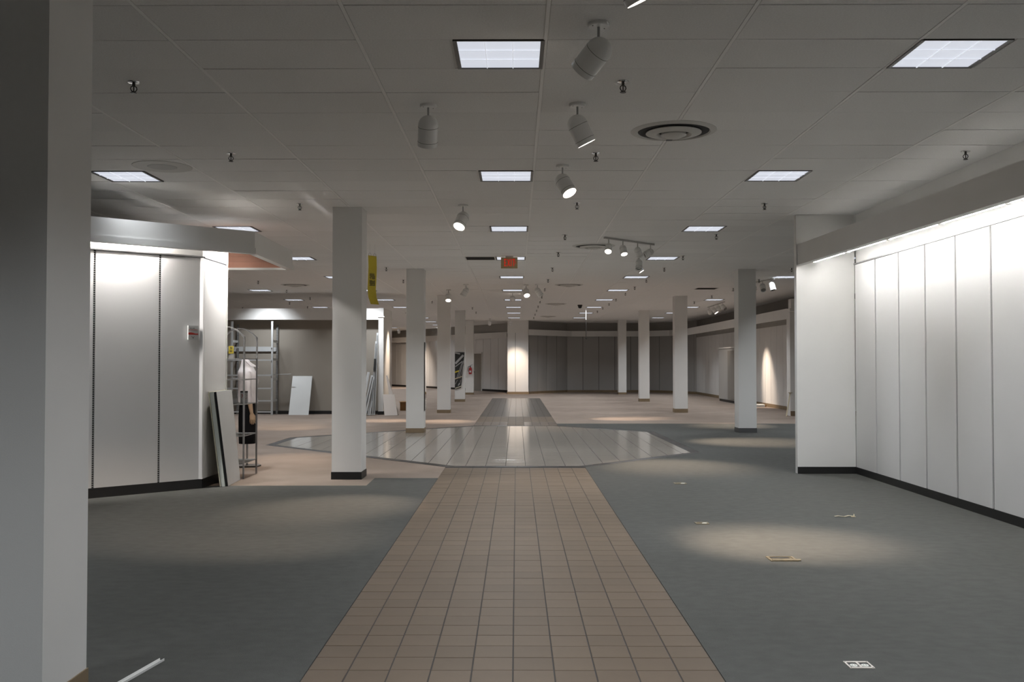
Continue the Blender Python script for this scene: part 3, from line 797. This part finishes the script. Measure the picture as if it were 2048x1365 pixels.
MB().tube([(0, 0, -0.44), (0, 0, -1.12)], 0.010, 8).build('lower_tube', 'dark_metal', rd)
MB().lathe([(0.004, -1.17), (0.028, -1.15), (0.03, -1.14), (0.02, -1.115)], 12).build('ball_end', 'black', rd)

# notice on the left booth wall
nd = Vector((0.735, 0.678)).normalized()
nz = thing('wall_notice', 'small white notice with a red band on the left booth panel', 'sign', (-3.915, 11.595, 1.80), math.atan2(2.39, 2.57))
MB().box(-0.060, 0.066, -0.024, 0.0, 0, 0.172).build('card', 'board', nz)
b = MB(); b.slab([(-0.058, 0), (0.064, 0), (0.064, 0.014), (0.03, 0.016), (0.0, 0.024), (-0.03, 0.028), (-0.058, 0.024)], 0, 0.002)
o = b.build('red_band', 'red_ink', nz); o.rotation_euler = (PI / 2, 0, 0); o.location = (0, -0.024, 0.062)
b = MB()
for x0_, x1_ in ((-0.04, -0.018), (-0.008, 0.004), (0.006, 0.022)): b.box(x0_, x1_, -0.0255, -0.024, 0.136, 0.143)
b.build('grey_line', 'grey_ink', nz)
b = MB()
for k in range(7): b.box(-0.055 + k * 0.016, -0.055 + k * 0.016 + 0.013, -0.0255, -0.024, 0.117, 0.123)
b.build('red_line', 'red_ink', nz)
strokes(nz, 'mark', [(-0.018, 0.042, 0.004, 0.020), (0.014, 0.042, 0.000, 0.014)], 0.006, 0.002, 'grey_ink', -0.0255)

# ------------------------------------------------------------------ things by the left booth
def lean_board(name, label, b0, b1, t0, t1, th, m, edge=None):
    """board whose foot runs b0-b1 and whose top runs t0-t1"""
    b0, b1, t0, t1 = map(Vector, (b0, b1, t0, t1))
    n = (b1 - b0).cross(t0 - b0).normalized() * th
    org = Vector((b0.x, b0.y, 0))
    t = thing(name, label, 'board', org)
    b0, b1, t0, t1 = b0 - org, b1 - org, t0 - org, t1 - org
    MB().hexa([b0, b1, b1 - n, b0 - n], [t0, t1, t1 - n, t0 - n]).build('sheet', m, t)
    if edge:
        e = (b1 - b0).normalized() * 0.006
        MB().hexa([b0 - e, b0, b0 - n, b0 - n - e], [t0 - e, t0, t0 - n, t0 - n - e]).build('edge_strip', edge, t)
    return t
for dx, dyy, th, m_, e_, lab in ((0.0, 0.0, 0.028, 'board', 'black', 'white board with a black front edge leaning on the left booth corner'),
                                (0.031, -0.02, 0.046, 'pale_green', 'pale_green', 'thick pale green board leaning just inside the black-edged one at the booth'),
                                (0.080, -0.04, 0.008, 'cream', 'cream', 'thin cream board leaning innermost against the left booth corner')):
    lean_board('leaning_board', lab, (-3.55 - dx, 11.87 + dyy, 0.004), (-3.59 - dx, 12.53, 0.004), (-3.697 - dx, 11.85 + dyy, 1.165), (-3.705 - dx, 12.52, 1.175), th, m_, e_)

et = thing('display_stand', 'grey metal arched display stand with thin shelves behind the left booth', 'display stand', (-3.81, 12.62, 0))
hx = 0.235; dy = 0.62
for (x, y) in ((-hx, 0), (hx, 0), (-hx, dy), (hx, dy)):
    MB().box(x - 0.011, x + 0.011, y - 0.008, y + 0.008, 0.002, 1.865).build('post', 'steel', et)
for y in (0, dy):
    b = MB(); pts = []
    for k in range(15):
        u = 1 - k / 7.0; pts.append((hx * u, y, 1.862 + 0.135 * (1 - u * u)))
    rr = [[(p[0] * 0.96, p[1] - 0.014, p[2] - 0.007), (p[0] * 0.96, p[1] + 0.014, p[2] - 0.007), (p[0] * 1.03, p[1] + 0.014, p[2] + 0.006), (p[0] * 1.03, p[1] - 0.014, p[2] + 0.006)] for p in pts]
    b.rings(rr).build('arch', 'steel', et)
for z in (1.575, 1.30, 0.975, 0.56, 0.20):
    MB().slab([(-hx, 0.02), (-0.02, -0.05), (hx, 0.02), (hx, dy), (-hx, dy)], z - 0.006, z + 0.006).build('shelf', 'glass_shelf', et)
yc = thing('price_card', 'yellow price card in a clear holder on the top shelf of the arched stand', 'card', (-3.80, 12.80, 1.581))
MB().box(-0.032, 0.032, -0.004, 0.0, 0.065, 0.165).build('card', 'yellow', yc)
MB().box(-0.034, 0.034, 0.0005, 0.004, 0.0, 0.168).build('holder', 'acrylic', yc)
MB().box(-0.034, 0.034, -0.03, 0.03, 0.0, 0.004).build('foot', 'acrylic', yc)
b = MB()
for z_, x0_, x1_ in ((0.143, -0.015, 0.004), (0.143, 0.008, 0.016), (0.126, -0.012, 0.018), (0.100, -0.018, -0.002), (0.100, 0.003, 0.018), (0.084, -0.016, 0.018)): b.box(x0_, x1_, -0.0055, -0.004, z_, z_ + 0.012)
b.build('print', 'ink', yc)
pf = thing('picture_card', 'black-topped flowered card standing on the middle shelf of the arched stand', 'card', (-3.640, 12.86, 0.981))
MB().box(-0.05, 0.05, 0, 0.006, 0, 0.165).build('card', 'board', pf)
MB().box(-0.05, 0.05, -0.003, 0, 0.145, 0.165).build('black_band', 'black', pf)
b = MB()
for k in range(22):
    x, z = random.uniform(-0.04, 0.04), random.uniform(0.05, 0.12); s_ = random.uniform(0.002, 0.005); b.box(x - s_, x + s_, -0.0025, 0, z - s_, z + s_)
b.build('flowers', 'red_ink', pf)
ah = thing('leaflet_holder', 'tilted clear leaflet holder beside the flowered card on the arched stand', 'holder', (-3.745, 12.86, 0.981))
MB().hexa([(-0.07, 0.0, 0), (0.03, 0, 0), (0.03, 0.006, 0), (-0.07, 0.006, 0)], [(-0.10, 0.03, 0.16), (0.0, 0.03, 0.16), (0.0, 0.036, 0.16), (-0.10, 0.036, 0.16)]).build('back', 'acrylic', ah)
MB().box(-0.07, 0.05, -0.05, 0.006, 0.0, 0.005).build('foot', 'acrylic', ah)

# headless mannequin in shirt and skirt, turned right and away
mn = thing('mannequin', 'headless mannequin in a white shirt and black skirt behind the arched stand', 'mannequin', (-3.955, 14.15, 0), math.radians(17))
# local: faces +x; its right arm is on the -y side
def ell(cx, cy, rx, ry, z, n=24, sq=1.0):
    out = []
    for i in range(n):
        a = 2 * PI * i / n; c, s = math.cos(a), math.sin(a)
        out.append((cx + rx * math.copysign(abs(c) ** sq, c), cy + ry * math.copysign(abs(s) ** sq, s), z))
    return out
MB().rings([ell(0, 0, 0.120, 0.150, 0.34), ell(0, 0, 0.125, 0.158, 0.50), ell(0, 0, 0.128, 0.165, 0.72), ell(0, 0, 0.118, 0.165, 0.88), ell(0, 0, 0.095, 0.135, 1.0), ell(0, 0, 0.09, 0.125, 1.04)]).build('skirt', 'skirt', mn, smooth=True)
MB().rings([ell(0, 0, 0.150, 0.165, 0.93), ell(0, 0, 0.148, 0.158, 0.98), ell(0, 0, 0.138, 0.152, 1.06), ell(0.005, 0, 0.140, 0.158, 1.16), ell(0.01, 0, 0.148, 0.168, 1.26), ell(-0.005, 0, 0.138, 0.180, 1.36),
            ell(-0.012, 0, 0.125, 0.155, 1.40), ell(-0.012, 0, 0.108, 0.118, 1.435), ell(-0.015, 0, 0.092, 0.092, 1.47), ell(-0.022, 0, 0.074, 0.074, 1.515), ell(-0.034, 0, 0.052, 0.055, 1.56), ell(-0.038, 0, 0.040, 0.045, 1.575)]).build('shirt_body', 'shirt', mn, smooth=True)
# tall stand-up collar with one long point
MB().hexa([(-0.03, -0.075, 1.545), (0.04, -0.098, 1.475), (0.035, -0.088, 1.475), (-0.035, -0.065, 1.545)], [(0.03, -0.07, 1.535), (0.155, -0.085, 1.455), (0.15, -0.078, 1.455), (0.025, -0.062, 1.535)]).build('collar', 'shirt', mn)
MB().hexa([(0.0, 0.075, 1.545), (0.04, 0.088, 1.475), (0.035, 0.098, 1.475), (-0.005, 0.085, 1.545)], [(0.05, 0.062, 1.53), (0.14, 0.07, 1.45), (0.135, 0.078, 1.45), (0.045, 0.07, 1.53)]).build('collar', 'shirt', mn)
for s in (-1, 1):
    MB().tube([(-0.01, s * 0.145, 1.385), (-0.015, s * 0.178, 1.32), (-0.012, s * 0.192, 1.20), (0.0, s * 0.196, 1.08), (0.02, s * 0.192, 0.99), (0.024, s * 0.191, 0.965)], [0.05, 0.062, 0.056, 0.050, 0.047, 0.047], 14).build('sleeve', 'shirt', mn, smooth=True)
    MB().tube([(0.02, s * 0.190, 0.992), (0.020, s * 0.190, 0.955)], 0.051, 14).build('cuff', 'shirt', mn, smooth=True)
    b = MB().tube([(0.02, s * 0.19, 1.0), (0.035, s * 0.188, 0.90), (0.05, s * 0.186, 0.81), (0.055, s * 0.186, 0.785)], [0.036, 0.033, 0.025, 0.024], 12)
    b.rings([ell(0.057, s * 0.186, 0.024, 0.018, 0.79, 12), ell(0.064, s * 0.186, 0.038, 0.019, 0.755, 12), ell(0.068, s * 0.186, 0.042, 0.018, 0.72, 12), ell(0.068, s * 0.186, 0.039, 0.015, 0.695, 12)])
    for k, (fx, ln) in enumerate(((0.036, 0.062), (0.057, 0.075), (0.078, 0.072), (0.099, 0.058))):
        b.tube([(fx, s * 0.186, 0.70), (fx - 0.002, s * 0.184, 0.70 - ln * 0.45), (fx + 0.001, s * 0.174, 0.70 - ln * 0.8), (fx + 0.003, s * 0.166, 0.70 - ln)], [0.0095, 0.009, 0.008, 0.006], 8)
    b.tube([(0.085, s * 0.182, 0.765), (0.108, s * 0.170, 0.735), (0.112, s * 0.160, 0.705), (0.108, s * 0.156, 0.688)], [0.012, 0.011, 0.0095, 0.007], 8)
    b.build('forearm_and_hand', 'skin', mn, smooth=True)
MB().tube([(0, 0, 0.02), (0, 0, 0.40)], 0.014, 10).build('pole', 'steel', mn)
MB().slab([(-0.20, -0.16), (0.14, -0.16), (0.20, 0.0), (0.14, 0.16), (-0.20, 0.16)], 0.003, 0.022).build('base_plate', 'dark_metal', mn)

# ------------------------------------------------------------------ far left: shelving rack, panels, junk
rk = thing('shelving_rack', 'open white metal shelving rack standing against the beige wall at left', 'shelving rack', (-8.26, 27.9, 0))
L = 1.17
for x in (0, L):
    MB().box(x - 0.028, x + 0.028, -0.02, 0.02, 0.003, 2.73).build('upright', 'white_metal', rk)
    MB().box(x - 0.03, x + 0.03, 0.575, 0.60, 0.003, 2.66).build('slotted_upright', 'slotted_light', rk)
    for z in (0.42, 1.05, 1.62, 2.15): MB().box(x - 0.01, x + 0.01, 0.02, 0.575, z - 0.035, z + 0.035).build('side_brace', 'white_metal', rk)
for z in (0.10, 0.42, 0.78, 1.16, 1.60):
    MB().box(-0.35, L, -0.035, -0.02, z - 0.02, z + 0.02).build('shelf_beam', 'white_metal', rk)
MB().box(-0.35, L, 0.60, 0.62, 1.86, 1.98).build('back_beam', 'white_metal', rk)
MB().box(-0.35, L, -0.035, -0.02, 1.95, 1.99).build('shelf_beam', 'white_metal', rk)
MB().tube([(0.9, 0.3, 1.17), (L + 0.48, 0.3, 1.19)], 0.012, 8).build('hang_bar', 'steel', rk)
lean_board('leaning_board', 'white panel leaning against the beige wall right of the rack', (-6.63, 28.0, 0.004), (-6.05, 28.0, 0.004), (-6.63, 28.50, 1.13), (-6.05, 28.50, 1.13), 0.02, 'board')
# fixture strips leaning between the black-based column and the partition end
for i, (x0_, x1_, zt_, w_) in enumerate(((-4.11, -4.075, 2.40, 0.05), (-4.17, -4.10, 2.15, 0.05), (-4.24, -4.13, 1.05, 0.09), (-4.36, -4.17, 1.15, 0.10), (-4.44, -4.28, 1.25, 0.07))):
    lab = ['tallest thin white upright leaning in the corner by the partition end', 'second tall white upright leaning by the partition end', 'wide white shelf strip leaning by the partition end', 'white shelf strip leaning left of the wide one', 'leftmost white strip leaning near the black-based column'][i]
    t = thing('leaning_upright', lab, 'metal strip', (x0_, 27.80 - 0.06 * i, 0.0), 0, 'fixture strips leaning by the partition')
    d_ = Vector((x1_ - x0_, 0.40 - 0.03 * i, zt_))
    MB().bar((0, 0, 0.015), tuple(d_), w_, 0.03).build('strip', 'white_metal', t)
    MB().bar((0, -0.018, 0.05), tuple(d_ * 0.97 + Vector((0, -0.018, 0))), w_ * 0.35, 0.006).build('slot_line', 'slotted' if i < 2 else 'steel', t)
    if i == 1: MB().bar(tuple(d_ * 0.60 + Vector((0, -0.03, 0))), tuple(d_ * 0.76 + Vector((0, -0.03, 0))), 0.05, 0.03).build('bracket', 'black', t)
lean_board('leaning_board', 'square pinkish board leaning on the partition end', (-3.80, 27.75, 0.004), (-3.44, 27.85, 0.004), (-3.885, 28.0, 0.60), (-3.56, 28.1, 0.60), 0.02, 'pink_board')
lean_board('leaning_board', 'tall tapered board leaning behind the square pinkish board', (-3.62, 28.05, 0.004), (-3.42, 28.06, 0.004), (-3.82, 28.18, 1.15), (-3.78, 28.18, 1.15), 0.02, 'pink_board')
bx = thing('cardboard_box', 'low brown cardboard box beyond the partition end', 'box', (-3.70, 30.6, 0.003))
MB().box(0, 0.55, 0, 0.4, 0, 0.29).build('carton', 'cardboard', bx)
MB().box(0, 0.55, -0.003, 0.0, 0.0, 0.29).build('front_flap', 'cardboard', bx)
MB().hexa([(-0.02, -0.12, 0.27), (0.57, -0.12, 0.27), (0.57, -0.0, 0.291), (-0.02, 0.0, 0.291)], [(-0.02, -0.12, 0.274), (0.57, -0.12, 0.274), (0.57, 0, 0.295), (-0.02, 0, 0.295)]).build('lid_flap', 'cardboard', bx)

# mirrors / panels on columns and the extinguisher
mr = thing('column_mirror', 'tall narrow dark mirror on the right side of the octagon column', 'mirror', (-2.008, 21.12, 0.49))
MB().box(0, 0.012, -0.14, 0.18, 0, 1.47).build('glass', 'mirror', mr)
MB().box(-0.006, 0.016, -0.155, -0.14, -0.01, 1.48).build('frame_edge', 'dark_metal', mr)
st = thing('reflection_panel', 'dark panel standing for a mirror on a far left column, its reflections built as white and yellow strips', 'panel', (-2.405, 37.58, 0.49))  # stands in for a mirror, the clutter it reflects built as coloured strips
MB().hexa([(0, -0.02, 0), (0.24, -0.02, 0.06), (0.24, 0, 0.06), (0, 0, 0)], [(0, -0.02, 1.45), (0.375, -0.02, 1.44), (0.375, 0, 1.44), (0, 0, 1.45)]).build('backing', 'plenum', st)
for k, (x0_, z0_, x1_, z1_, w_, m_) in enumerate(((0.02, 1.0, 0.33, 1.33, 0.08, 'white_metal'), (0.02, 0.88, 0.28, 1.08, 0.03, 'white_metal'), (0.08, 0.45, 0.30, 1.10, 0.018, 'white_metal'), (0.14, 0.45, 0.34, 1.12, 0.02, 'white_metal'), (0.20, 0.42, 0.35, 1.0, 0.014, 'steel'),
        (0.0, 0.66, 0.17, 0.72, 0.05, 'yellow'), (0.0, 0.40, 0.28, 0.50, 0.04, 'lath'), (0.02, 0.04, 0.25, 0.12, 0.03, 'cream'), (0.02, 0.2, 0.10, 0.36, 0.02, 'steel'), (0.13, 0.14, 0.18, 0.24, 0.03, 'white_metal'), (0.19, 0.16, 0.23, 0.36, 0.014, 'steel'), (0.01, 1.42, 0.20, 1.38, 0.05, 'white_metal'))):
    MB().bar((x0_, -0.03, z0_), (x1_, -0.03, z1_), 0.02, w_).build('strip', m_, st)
fe = thing('fire_extinguisher', 'red fire extinguisher mounted on the far left column', 'fire extinguisher', (-2.20, 45.90, 0.98))
MB().lathe([(0.05, 0.0), (0.075, 0.02), (0.075, 0.26), (0.05, 0.31), (0.025, 0.34)], 18).build('cylinder', 'red', fe, smooth=True)
MB().box(-0.04, 0.04, -0.079, -0.07, 0.08, 0.17).build('label_plate', 'board', fe)
MB().box(-0.02, 0.02, -0.03, 0.03, 0.34, 0.40).build('valve', 'dark_metal', fe)
MB().bar((0, 0, 0.40), (0.10, 0, 0.46), 0.02, 0.012).build('handle', 'black', fe)
MB().tube([(-0.02, -0.01, 0.37), (-0.10, -0.01, 0.36), (-0.12, -0.01, 0.24), (-0.10, -0.02, 0.12)], 0.012, 8).build('hose', 'black', fe)
MB().box(-0.03, 0.03, 0.07, 0.094, 0.05, 0.3).build('bracket', 'dark_metal', fe)

# far right junk
st = thing('leaning_lath', 'pale thin wooden lath leaning on the far right pier', 'stick', (7.62, 27.25, 0.0))
MB().bar((0, 0, 0.008), (0.20, 0.33, 0.66), 0.03, 0.015).build('lath', 'lath', st)
MB().bar((0.15, 0.30, 0.665), (0.26, 0.33, 0.665), 0.03, 0.02).build('cross_piece', 'lath', st)
jk = thing('floor_carton', 'flat white carton lying at the foot of the spotlit far right wall', 'carton', (8.15, 33.2, 0.003))
MB().box(0, 0.42, 0, 0.3, 0, 0.06).build('tray', 'board', jk)
MB().hexa([(0, -0.01, 0.06), (0.42, -0.01, 0.06), (0.42, 0.3, 0.06), (0, 0.3, 0.06)], [(0.02, 0.0, 0.075), (0.40, 0.0, 0.075), (0.40, 0.28, 0.09), (0.02, 0.28, 0.09)]).build('lid', 'board', jk)
MB().box(0.40, 0.44, -0.03, -0.01, 0, 0.08).build('end_flap', 'cardboard', jk)

# ------------------------------------------------------------------ things on the floor near the camera
fo = thing('floor_outlet', 'ivory double floor outlet plate in the grey carpet at bottom right', 'outlet', (1.722, 4.885, 0.002))
R2 = 0.03
b = MB()
b.box(-0.062, 0.062, 0.036, 0.055, 0, 0.004).box(-0.062, 0.062, -0.055, -0.036, 0, 0.004).box(-0.062, -0.052, -0.036, 0.036, 0, 0.004).box(0.052, 0.062, -0.036, 0.036, 0, 0.004).box(-0.006, 0.006, -0.036, 0.036, 0, 0.004)
b.build('cover_plate', 'ivory', fo)
MB().box(-0.052, 0.052, -0.036, 0.036, -0.0005, 0.0008).build('recess', 'plenum', fo)
for x in (-0.028, 0.028):
    s_ = MB().lathe([(0.020, 0.0008), (0.019, 0.003)], 18, c=(x, -0.006)).build('socket', 'socket_white', fo)
    MB().box(x - 0.008, x - 0.005, -0.012, 0.0, 0.0028, 0.0034).build('slot', 'black', s_)
    MB().box(x + 0.005, x + 0.008, -0.012, 0.0, 0.0028, 0.0034).build('slot', 'black', s_)
for x, y in ((-0.054, 0.046), (0.054, 0.046), (-0.054, -0.046), (0.054, -0.046)):
    MB().lathe([(0.0035, 0.004), (0.003, 0.005)], 8, c=(x, y)).build('screw', 'dark_metal', fo)
def floor_box(x, y, w, l, label, lid_open):
    t = thing('floor_box', label, 'floor box', (x, y, 0.002))
    b = MB(); e = 0.018
    b.box(-w, w, -l, -l + e, 0, 0.006).box(-w, w, l - e, l, 0, 0.006).box(-w, -w + e, -l + e, l - e, 0, 0.006).box(w - e, w, -l + e, l - e, 0, 0.006)
    b.build('rim', 'brass', t)
    MB().box(-w + e, w - e, -l + e, l - e, 0, 0.002).build('well', 'brass_lid', t)
    if lid_open:
        MB().box(-w + e + 0.01, w - e - 0.02, 0.02, l - e - 0.01, 0.002, 0.004).build('opening', 'plenum', t)
        MB().hexa([(-w + e, -l + 0.01, 0.004), (w + 0.02, -l + 0.005, 0.004), (w + 0.03, -l + 0.05, 0.006), (-w + e, -l + 0.05, 0.006)], [(-w + e, -l + 0.01, 0.008), (w + 0.02, -l + 0.005, 0.008), (w + 0.03, -l + 0.05, 0.010), (-w + e, -l + 0.05, 0.010)]).build('flap', 'brass', t)
    else:
        MB().lathe([(0.028, 0.002), (0.020, 0.006)], 16, c=(w * 0.45, 0)).build('plug', 'socket_white', t)
    return t
floor_box(2.055, 7.50, 0.105, 0.085, 'open square brass floor box in the right grey carpet', True)
floor_box(1.755, 9.16, 0.062, 0.055, 'small brass floor box with a white plug, middle of the right carpet', False)
floor_box(2.060, 12.17, 0.075, 0.07, 'farther small brass floor box close to the tile octagon', False)
ds = thing('tape_scrap', 'crumpled tan tape scrap on the right grey carpet near the wall', 'scrap', (3.24, 9.55, 0.003))
b = MB(); pts = [(-0.10, 0.0, 0.004), (-0.06, 0.02, 0.006), (-0.01, -0.015, 0.004), (0.04, 0.012, 0.010), (0.09, 0.0, 0.006), (0.10, 0.03, 0.020)]
b.rings([[(p[0], p[1] - 0.012, p[2]), (p[0], p[1] + 0.012, p[2]), (p[0], p[1] + 0.012, p[2] + 0.002), (p[0], p[1] - 0.012, p[2] + 0.002)] for p in pts]).build('strip', 'lath', ds)
MB().box(0.06, 0.10, -0.02, 0.0, 0, 0.006).build('curl', 'lath', ds)
rl = thing('plastic_channel', 'white plastic channel strip lying on grey carpet at bottom left', 'channel strip', (-1.81, 4.94, 0.003), math.atan2(-0.307, -0.053))
for y0_, y1_, z1_ in ((-0.012, 0.012, 0.003), (-0.0135, -0.0105, 0.012), (0.0105, 0.0135, 0.012)):
    MB().box(0, 0.62, y0_, y1_, 0, z1_).build('floor_web' if z1_ < 0.01 else 'side_wall', 'white_enamel', rl)
